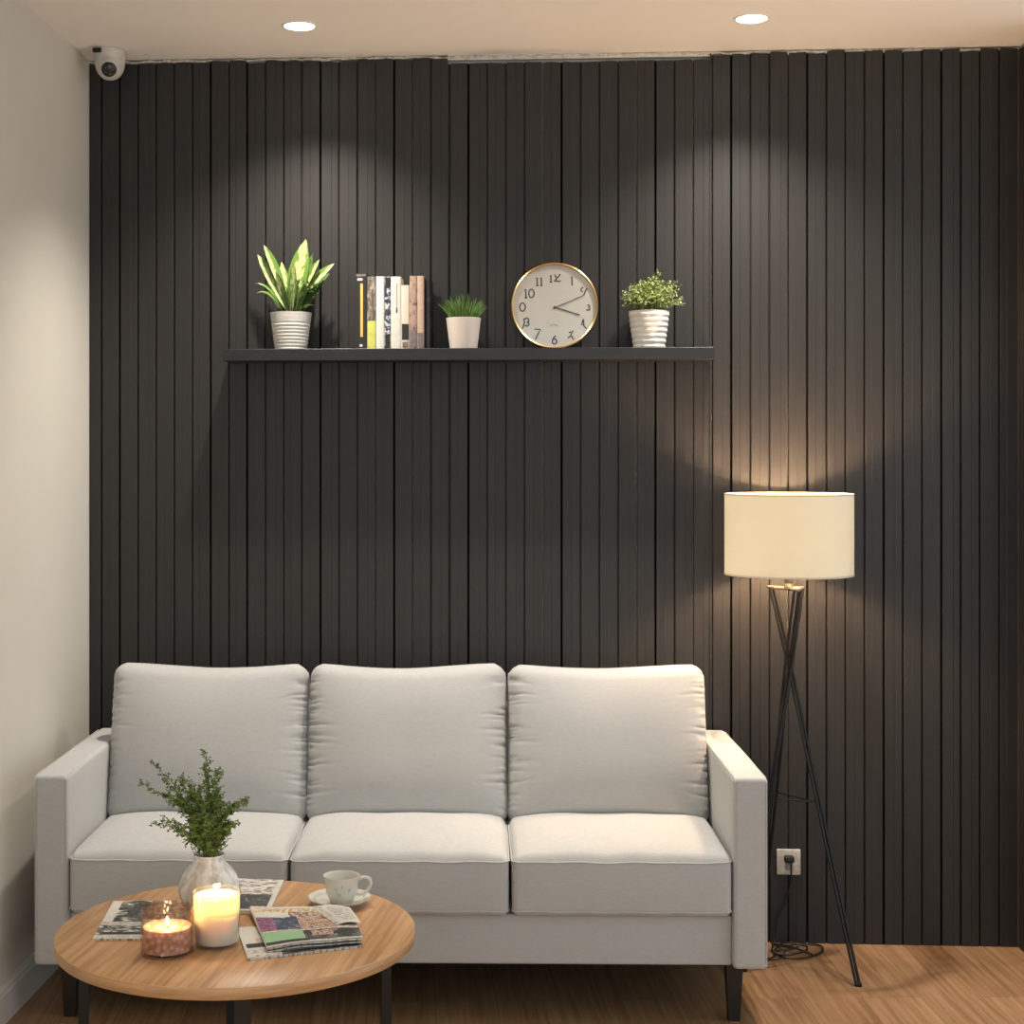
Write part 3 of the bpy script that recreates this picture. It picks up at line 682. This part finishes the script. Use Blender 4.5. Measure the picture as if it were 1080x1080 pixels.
_mp = coords(m_waxp, (9,9,40)); _n = N(m_waxp, 'ShaderNodeTexNoise', Scale=1.0, Detail=3.0); L(m_waxp, _mp, 0, _n, 'Vector'); _r = ramp(m_waxp, [(.4,(.60,.38,.29)),(.6,(.70,.52,.43))]); L(m_waxp, _n, 0, _r, 0); L(m_waxp, _r, 0, B(m_waxp), 'Base Color')
o = M(); o.lathe([(0,.0085),(.0555,.0085),(.0560,.012),(.0560,.063),(.052,.062),(.02,.060),(0,.059)], 48); o.build('wax', m_waxp, t)
flame(t, .060, pw=.5)
t = thing('pillar_candle', 'cream white candle glowing in a clear straight glass, beside the vase', 'candle', (-.776,-1.785,TZ))
o = M(); o.lathe(dense([(0,0),(.050,0),(.0525,.004),(.0545,.02),(.0585,.122),(.0580,.124),(.0565,.122),(.0525,.022),(.050,.010),(0,.009)]), 56); o.build('glass_cup', glassy('clear_glass', (.95,.96,.95)), t, ang=60)
m_waxb = waxmat('cream_wax', (.74,.66,.55), .85); B(m_waxb).inputs['Subsurface Radius'].default_value = (.06,.042,.026)
o = M(); o.lathe([(0,.010),(.0500,.010),(.0512,.022),(.0535,.078),(.050,.0835),(.02,.082),(0,.0815)], 56); o.build('wax', m_waxb, t, ang=60)
m_waxw = translucent('cream_wax_shell', (.80,.70,.52), (1.0,.86,.62), .5)
o = M(); o.lathe([(.0543,.080),(.0556,.118),(.0545,.119),(.0533,.118),(.0520,.0835),(.0543,.080)], 56); o.build('wax_rim', m_waxw, t, ang=60)
flame(t, .082, (1,.74,.45), pw=.6, h=.026)

# cup and saucer
m_porc = noisy('cream_porcelain', (.68,.66,.59), (.62,.61,.54), (14,14,14), .16)
m_deco = noisy('cup_decor', (.44,.46,.42), (.62,.62,.57), (70,70,70), .2, lo=.35, hi=.55)
sc = (-.524,-1.435); 
t = thing('saucer', 'white porcelain saucer under the cup on the coffee table', 'saucer', (*sc, TZ))
o = M(); o.lathe(dense([(0,.003),(.030,.003),(.031,.0),(.034,.0),(.037,.0035),(.058,.008),(.074,.015),(.0805,.020),(.0815,.022),(.080,.0225),(.072,.0185),(.054,.0115),(.036,.008),(.030,.0065),(0,.0065)],2), 60, f=lambda a,z: 1+(.012*math.cos(8*a) if z>.012 else 0)); sp_ = o.build('plate', m_porc, t, ang=60)
o = M()
for (a0, a1) in ((-40,10),(200,250),(70,110)):
    o.lathe([(.0635,.0152),(.0700,.0182),(.0700,.0187),(.0635,.0157)], 60, close=True)
    break
o.build('rim_pattern', m_deco, sp_)
t = thing('teacup', 'white porcelain teacup with one loop handle, standing on the saucer', 'cup', (sc[0]+.006, sc[1]-.004, TZ+.0068), math.radians(8))
cpf = [(0,.002),(.024,.001),(.0255,0),(.027,.002),(.030,.008),(.0375,.022),(.0415,.040),(.0440,.060),(.0475,.078),(.0485,.080),(.0470,.0795),(.0425,.060),(.0395,.040),(.0355,.024),(.027,.010),(0,.007)]
cpf = [(a, b*.885) for a, b in cpf]
o = M(); o.lathe(dense(cpf,2), 60); cb = o.build('cup_body', m_porc, t, ang=60)
o = M(); pts = smoothpath([(.0432,0,.060),(.058,0,.065),(.072,0,.060),(.076,0,.047),(.069,0,.032),(.054,0,.023),(.0388,0,.022)], 6); o.tube(pts, .0042, 10); o.build('handle', m_porc, t)
o = M()
rq = random.Random(5)
for k in range(9):   # faint grey-green sprig decoration on the cup wall
    a = math.radians(-118+k*7+rq.uniform(-3,3)); z = .028+rq.uniform(0,.024); r = .0400+(z-.028)*.18
    for s_ in range(2):
        a2 = a+rq.uniform(-.05,.05); c_ = Vector((math.cos(a2)*r, math.sin(a2)*r, z)); tn = Vector((-math.sin(a2), math.cos(a2), 0)); out_ = Vector((math.cos(a2), math.sin(a2), 0))
        w2 = rq.uniform(.0015,.003); h2 = rq.uniform(.003,.007)
        q_ = [c_-tn*w2+out_*.0012, c_+Vector((0,0,-h2))+out_*.0008, c_+tn*w2+out_*.0012, c_+Vector((0,0,h2))+out_*.0018]
        o.add(q_+[p-out_*.0007 for p in q_], [(0,1,2,3),(7,6,5,4),(0,4,5,1),(1,5,6,2),(2,6,7,3),(3,7,4,0)])
o.build('sprig_decoration', m_deco, cb, smooth=False)

# magazines and newspapers
def printed(name, stops, scale, seed=0, dist=0.0, interp='CONSTANT', detail=4):
    m = mat(name, stops[0][1], .35); mp = coords(m, scale); mp.inputs['Location'].default_value = (seed*3.1, seed*1.7, 0)
    n = N(m, 'ShaderNodeTexNoise', Scale=1.0, Detail=float(detail), Distortion=dist); L(m, mp, 0, n, 'Vector')
    r = ramp(m, stops, interp); L(m, n, 0, r, 0); L(m, r, 0, B(m), 'Base Color'); return m
PW = noisy('newsprint', (.62,.60,.53), (.54,.52,.46), (12,12,12), .5)
m_text = printed('small_print', [(0,(.22,.21,.19)),(.47,(.60,.58,.51))], (90,260,1), 1)
m_bw = printed('tree_photo', [(0,(.015,.018,.014)),(.46,(.07,.08,.07)),(.52,(.36,.37,.32)),(.58,(.72,.71,.64))], (26,60,1), 2, 1.5, detail=7)
m_bw2 = printed('dark_photo', [(0,(.02,.02,.02)),(.50,(.05,.05,.045)),(.60,(.25,.24,.21)),(.68,(.5,.48,.42))], (35,40,1), 6, 2.0, detail=7)
m_cov = printed('snow_photo', [(0,(.12,.08,.06)),(.42,(.38,.33,.28)),(.50,(.70,.68,.63))], (30,70,1), 4, 1.5, detail=7)
m_col = printed('market_photo', [(0,(.30,.10,.20)),(.40,(.42,.20,.28)),(.46,(.04,.06,.12)),(.53,(.45,.27,.17)),(.60,(.62,.42,.30)),(.68,(.12,.10,.06))], (30,30,1), 9, 1.0)
m_mag = printed('magenta_photo', [(0,(.10,.03,.07)),(.42,(.32,.11,.22)),(.52,(.08,.03,.07)),(.62,(.40,.22,.30))], (60,60,1), 5, 1.0)
m_flesh = printed('people_photo', [(0,(.10,.06,.04)),(.40,(.40,.25,.16)),(.50,(.58,.40,.29)),(.58,(.12,.12,.13)),(.66,(.55,.50,.42))], (55,55,1), 7, 1.0)
m_navy = printed('navy_photo', [(0,(.02,.03,.06)),(.50,(.05,.09,.16)),(.60,(.25,.22,.20))], (50,50,1), 11, 1.0)
m_grn = mat('green_banner', (.26,.46,.25), .4); m_goldp = printed('gold_masthead', [(0,(.50,.34,.08)),(.5,(.60,.56,.46))], (120,60,1), 3)
m_redp = printed('dark_red_print', [(0,(.20,.05,.04)),(.5,(.5,.46,.4))], (90,120,1), 8); m_blk = mat('print_black', (.02,.02,.02), .4)
MATS = [PW, m_text, m_bw, m_bw2, m_cov, m_col, m_mag, m_flesh, m_navy, m_grn, m_goldp, m_redp, m_blk]
def sheet(t, name, quad, z0, th, regions, curl=None, n=(40,30), layers=1, parent=None, edge=0):
    """quad: four (x,y) corners relative to the thing: near-left, near-right, far-right, far-left"""
    q = [Vector((a,b)) for a,b in quad]; nx, ny = n; o = M()
    def pt(s, v, top):
        p = (q[0]*(1-s)+q[1]*s)*(1-v)+(q[3]*(1-s)+q[2]*s)*v; z = z0 + (th if top else 0) + (curl(s, v) if curl else 0)
        return (p.x, p.y, z)
    W = nx+1
    top = [pt(i/nx, j/ny, 1) for j in range(ny+1) for i in range(W)]; bot = [pt(i/nx, j/ny, 0) for j in range(ny+1) for i in range(W)]
    K = len(top); k0 = o.add(top+bot, []); 
    def mi(s, v):
        r = 0
        for (a, b, c, d, mm) in regions:
            if a <= s < b and c <= v < d: r = mm
        return r
    for j in range(ny):
        for i in range(nx):
            a = j*W+i; o.f.append((a,a+1,a+W+1,a+W)); o.m.append(mi((i+.5)/nx, (j+.5)/ny)); o.f.append((K+a,K+a+W,K+a+W+1,K+a+1)); o.m.append(0)
    for i in range(nx):
        for j in (0, ny): a = j*W+i; o.f.append((a,K+a,K+a+1,a+1)); o.m.append(edge)
    for j in range(ny):
        for i in (0, nx): a = j*W+i; o.f.append((a,a+W,K+a+W,K+a)); o.m.append(edge)
    return o.build(name, MATS, t, ang=40)
def rel(c, pts): return [(x-c[0], y-c[1]) for x, y in pts]
# left magazine
c = (-.985,-1.607)
t = thing('magazine', 'thin magazine with a black and white tree photograph, at the left edge of the table', 'magazine', (*c, TZ))
qd = rel(c, [(-1.081,-1.774),(-.881,-1.762),(-.915,-1.445),(-1.118,-1.455)])
sheet(t, 'pages', qd, .0003, .004, [], None, (12,12), edge=1)
sheet(t, 'cover', qd, .0046, .0008, [(0,1,.0,1,2),(.0,1,.0,.10,1),(.05,.9,.10,.16,12),(0,.12,.3,1,0),(0,1,.16,.34,2),(0,1,.34,.42,1),(.3,1,.55,.98,3)], lambda s,v: .004*(s*0+max(0,v-.85)*2*abs(math.sin(3*s))))
# back magazine
c = (-.775,-1.385)
t = thing('magazine', 'magazine with a snowy cover photograph, lying behind the vase', 'magazine', (*c, TZ))
qd = rel(c, [(-.872,-1.530),(-.690,-1.538),(-.703,-1.243),(-.870,-1.235)])
sheet(t, 'pages', qd, .0003, .009, [], None, (12,12), edge=0)
sheet(t, 'cover', qd, .0096, .0008, [(0,1,.50,1,4),(0,.93,.04,.50,3),(.93,1,0,1,0),(0,1,0,.04,0)])
# right pile: lower magazine and folded newspaper on top
c = (-.585,-1.720)
t = thing('magazine', 'pale magazine at the bottom of the pile right of the candles', 'magazine', (*c, TZ))
qd = rel(c, [(-.676,-1.905),(-.425,-1.792),(-.505,-1.560),(-.752,-1.665)])
qd = rel(c, [(-.678,-1.903),(-.424,-1.790),(-.494,-1.600),(-.750,-1.668)])
sheet(t, 'pages', qd, .0003, .005, [], None, (20,12), edge=1)
sheet(t, 'cover', qd, .0056, .0008, [(0,1,0,.08,1),(.02,.20,.30,.45,12),(.12,.22,.45,.6,1),(.0,.3,.1,.25,1),(.3,1,.0,.10,3)])
t = thing('newspaper', 'folded newspaper with colour photographs and a green banner, on top of the pile', 'newspaper', (*c, TZ+.0067))
qd = rel(c, [(-.640,-1.862),(-.424,-1.778),(-.486,-1.525),(-.741,-1.532)])
crl = lambda s,v: .0035*math.sin(PI*s)*(1-v) + .002*math.sin(5*s+2*v)**2
for k in range(3):
    f_ = .004*k
    q2 = [(x+rq.uniform(-.003,.003), y+rq.uniform(-.003,.003)) for x,y in qd]
    sheet(t, 'fold', q2, .0003+.0036*k, .0024, [], crl, (24,10), edge=(1,3,1)[k])
qt = rel(c, [(-.640,-1.858),(-.424,-1.774),(-.486,-1.527),(-.741,-1.532)])
sheet(t, 'front_page', qt, .0115, .0008, [(0,1,0,1,1),(0,1,.70,1,0),(.02,.70,.84,.96,10),(.35,.85,.70,.84,11),(.0,.28,.34,.68,6),(.16,.30,.36,.68,8),(.30,.78,.34,.70,7),(.30,.42,.34,.70,8),(0,.42,.10,.32,9),(.42,1,.04,.32,3),(.5,.72,.16,.30,7),(.0,.45,.03,.08,12),(0,1,0,.02,0)], crl, (60,44))
# turned-back corner flap at the right
qf = rel(c, [(-.500,-1.690),(-.440,-1.672),(-.486,-1.527),(-.585,-1.529)])
sheet(t, 'turned_page', qf, .0126, .0008, [(.0,.2,0,1,1),(.3,.9,.1,.9,1)], lambda s,v: crl(.8,v)+.006*math.sin(PI*min(1,s*1.0)), (24,16))

# ---------------- floor lamp ----------------
lamp = thing('floor_lamp', 'tripod floor lamp with lit cream drum shade, between sofa and right corner', 'floor lamp', (.825,-.235,0))
SZ0, SZ1, SRr = 1.298, 1.569, .211
m_shade = translucent('cream_shade', (.80,.76,.66), (.78,.82,.76), .22)
o = M(); o.lathe([(SRr,SZ0),(SRr,SZ1),(SRr-.0015,SZ1),(SRr-.0015,SZ0)], 96, close=True); shade = o.build('lamp_shade', m_shade, lamp, ang=50)
m_band = mat('shade_band', (.62,.56,.46), .8)
for z in (SZ0, SZ1-.006):
    o = M(); o.lathe([(SRr+.0008,z),(SRr+.0008,z+.006),(SRr-.0022,z+.006),(SRr-.0022,z)], 96, close=True); o.build('rim_band', m_band, shade)
feet = [(.188,-.199), (-.080,.165), (-.158,-.075)]
zx = .985; zt = 1.249
def legpt(f_, z, side=0):
    k = 1 - z/zx; x, y = f_[0]*k, f_[1]*k; l = math.hypot(*f_); tx_, ty = -f_[1]/l, f_[0]/l
    off = .010; s_ = side*.0055
    return Vector((x + tx_*(off*.0+s_), y + ty*(off*0+s_), z))
tw = [math.radians(a) for a in (0,120,240)]
for i, f_ in enumerate(feet):
    o = M(); l = math.hypot(*f_); nx_, ny_ = -f_[1]/l, f_[0]/l
    for s_ in (-1, 1):
        # rods cross beside one another at the waist
        P_ = []
        for z in (0, .35, .70, zx, zt):
            k = 1 - z/zx; w_ = .008*math.exp(-((z-zx)/.3)**2); P_.append((f_[0]*k + nx_*(s_*.0085 + w_), f_[1]*k + ny_*(s_*.0085 + w_), z+.001))
        if abs(f_[0]*(1-zt/zx)) > 0: pass
        o.tube(P_, .0048, 8)
    tp_ = Vector((f_[0]*(1-zt/zx), f_[1]*(1-zt/zx), zt))
    o.box((f_[0]-.010, f_[1]-.010, 0), (f_[0]+.010, f_[1]+.010, .012), bev=.002); o.build('leg', m_black, lamp, ang=50)
o = M(); tops = [Vector((f_[0]*(1-zt/zx), f_[1]*(1-zt/zx), zt+.003)) for f_ in feet]
m_topm = mat('brushed_top', (.35,.30,.24), .35, .5, 1.0)
for tp_ in tops: o.tube([(0,0,zt+.003), tp_*1.15+Vector((0,0,(zt+.003)*(-.15)))], .0062, 8)
for tp_ in tops: o.lathe([(0,0),(.014,0),(.015,.003),(.014,.007),(0,.007)], 20, (tp_.x, tp_.y, zt+.001))
o.build('hub', m_topm, lamp)
o = M(); o.lathe([(0,zt+.001),(.014,zt+.001),(.016,zt+.010),(.012,zt+.02),(.0145,zt+.03),(.0185,zt+.045),(.0185,zt+.075),(.016,zt+.08),(0,zt+.08)], 28); sk = o.build('bulb_socket', m_topm, lamp)
zs = .560; sp = [legpt(f_, zs) for f_ in feet]; o = M()
for a, b in ((0,1),(1,2),(2,0)): o.tube([sp[a], sp[b]], .0026, 6)
o.build('brace', m_black, lamp)
m_bulb = emit('bulb', (1.0,.72,.42), 30)
o = M(); zb_ = 1.425; o.lathe([(0,zt+.078),(.013,zt+.078),(.015,1.36)] + [(.030*math.sin(a), zb_-.030*math.cos(a)) for a in [.6+(PI-.6)*k/12 for k in range(13)]], 28); bulb = o.build('bulb', m_bulb, lamp)
o = M()
for k in range(3):
    a = 2*PI*k/3+.4; o.tube([(.018*math.cos(a), .018*math.sin(a), 1.30), ((SRr-.002)*math.cos(a), (SRr-.002)*math.sin(a), SZ0+.004)], .0016, 6)
o.build('shade_spider', m_black, shade)
ld = bpy.data.lights.new('bulb_light', 'POINT'); ld.energy = BULB_W; ld.color = BULB_COL; ld.shadow_soft_size = .034
lo = bpy.data.objects.new('bulb_light', ld); C.objects.link(lo); lo.parent = lamp; lo.location = (0,0,1.425)
bulb.visible_shadow = True
# cord: down the left legs, tangled on the floor, up to the socket plug
LX, LY = .825, -.235
def Lc(x, y, z): return (x-LX, y-LY, z)
o = M(); rc = random.Random(9)
path = [(.865,-.030,.288),(.866,-.028,.255),(.862,-.020,.20),(.840,-.020,.13),(.818,-.022,.085),(.815,-.03,.03),(.80,-.05,.006),(.79,-.12,.005),(.83,-.18,.005),(.90,-.17,.006),(.955,-.11,.006),(.965,-.05,.007),(.93,-.028,.006),(.87,-.05,.010),(.81,-.09,.012),(.79,-.15,.010),(.84,-.17,.012),(.90,-.12,.012),(.91,-.06,.008),(.86,-.04,.014),(.82,-.07,.016),(.80,-.13,.014),(.85,-.13,.018),(.88,-.09,.016),(.83,-.14,.016),(.81,-.19,.008),(.77,-.20,.006),(.735,-.12,.005),(.740,-.075,.02)]
o.tube(smoothpath([Lc(*p) for p in path], 8), .0032, 7); cord = o.build('power_cord', m_cord, lamp)
o = M(); o.tube(smoothpath([Lc(*p) for p in [(.80,-.03,.006),(.86,-.11,.018),(.92,-.145,.006)]], 6), .0045, 7); o.tube(smoothpath([Lc(*p) for p in [(.79,-.16,.005),(.745,-.22,.005),(.70,-.245,.004)]], 6), .0030, 7); o.build('cord_loop', m_cord, cord)
o = M(); o.box(Lc(.843,-.038,.286), Lc(.876,-.012,.310), bev=.006); o.build('plug', m_cord, cord)

# ---------------- wall socket ----------------
t = thing('wall_socket', 'white square power outlet on the dark wall beside the sofa arm', 'socket', (.860,-.0005,.284))
m_sock = noisy('socket_plastic', (.60,.58,.52), (.40,.38,.34), (70,70,70), .35, lo=.4, hi=.7)
o = M(); o.box((-.041,-.011,-.044), (.041,0,.044), bev=.003); o.build('faceplate', m_sock, t, ang=50)
o = M(); o.box((-.012,-.0122,-.026), (.014,-.0108,-.004), bev=.0005); o.build('outlet_insert', mat('socket_grey', (.3,.29,.27), .4), t)
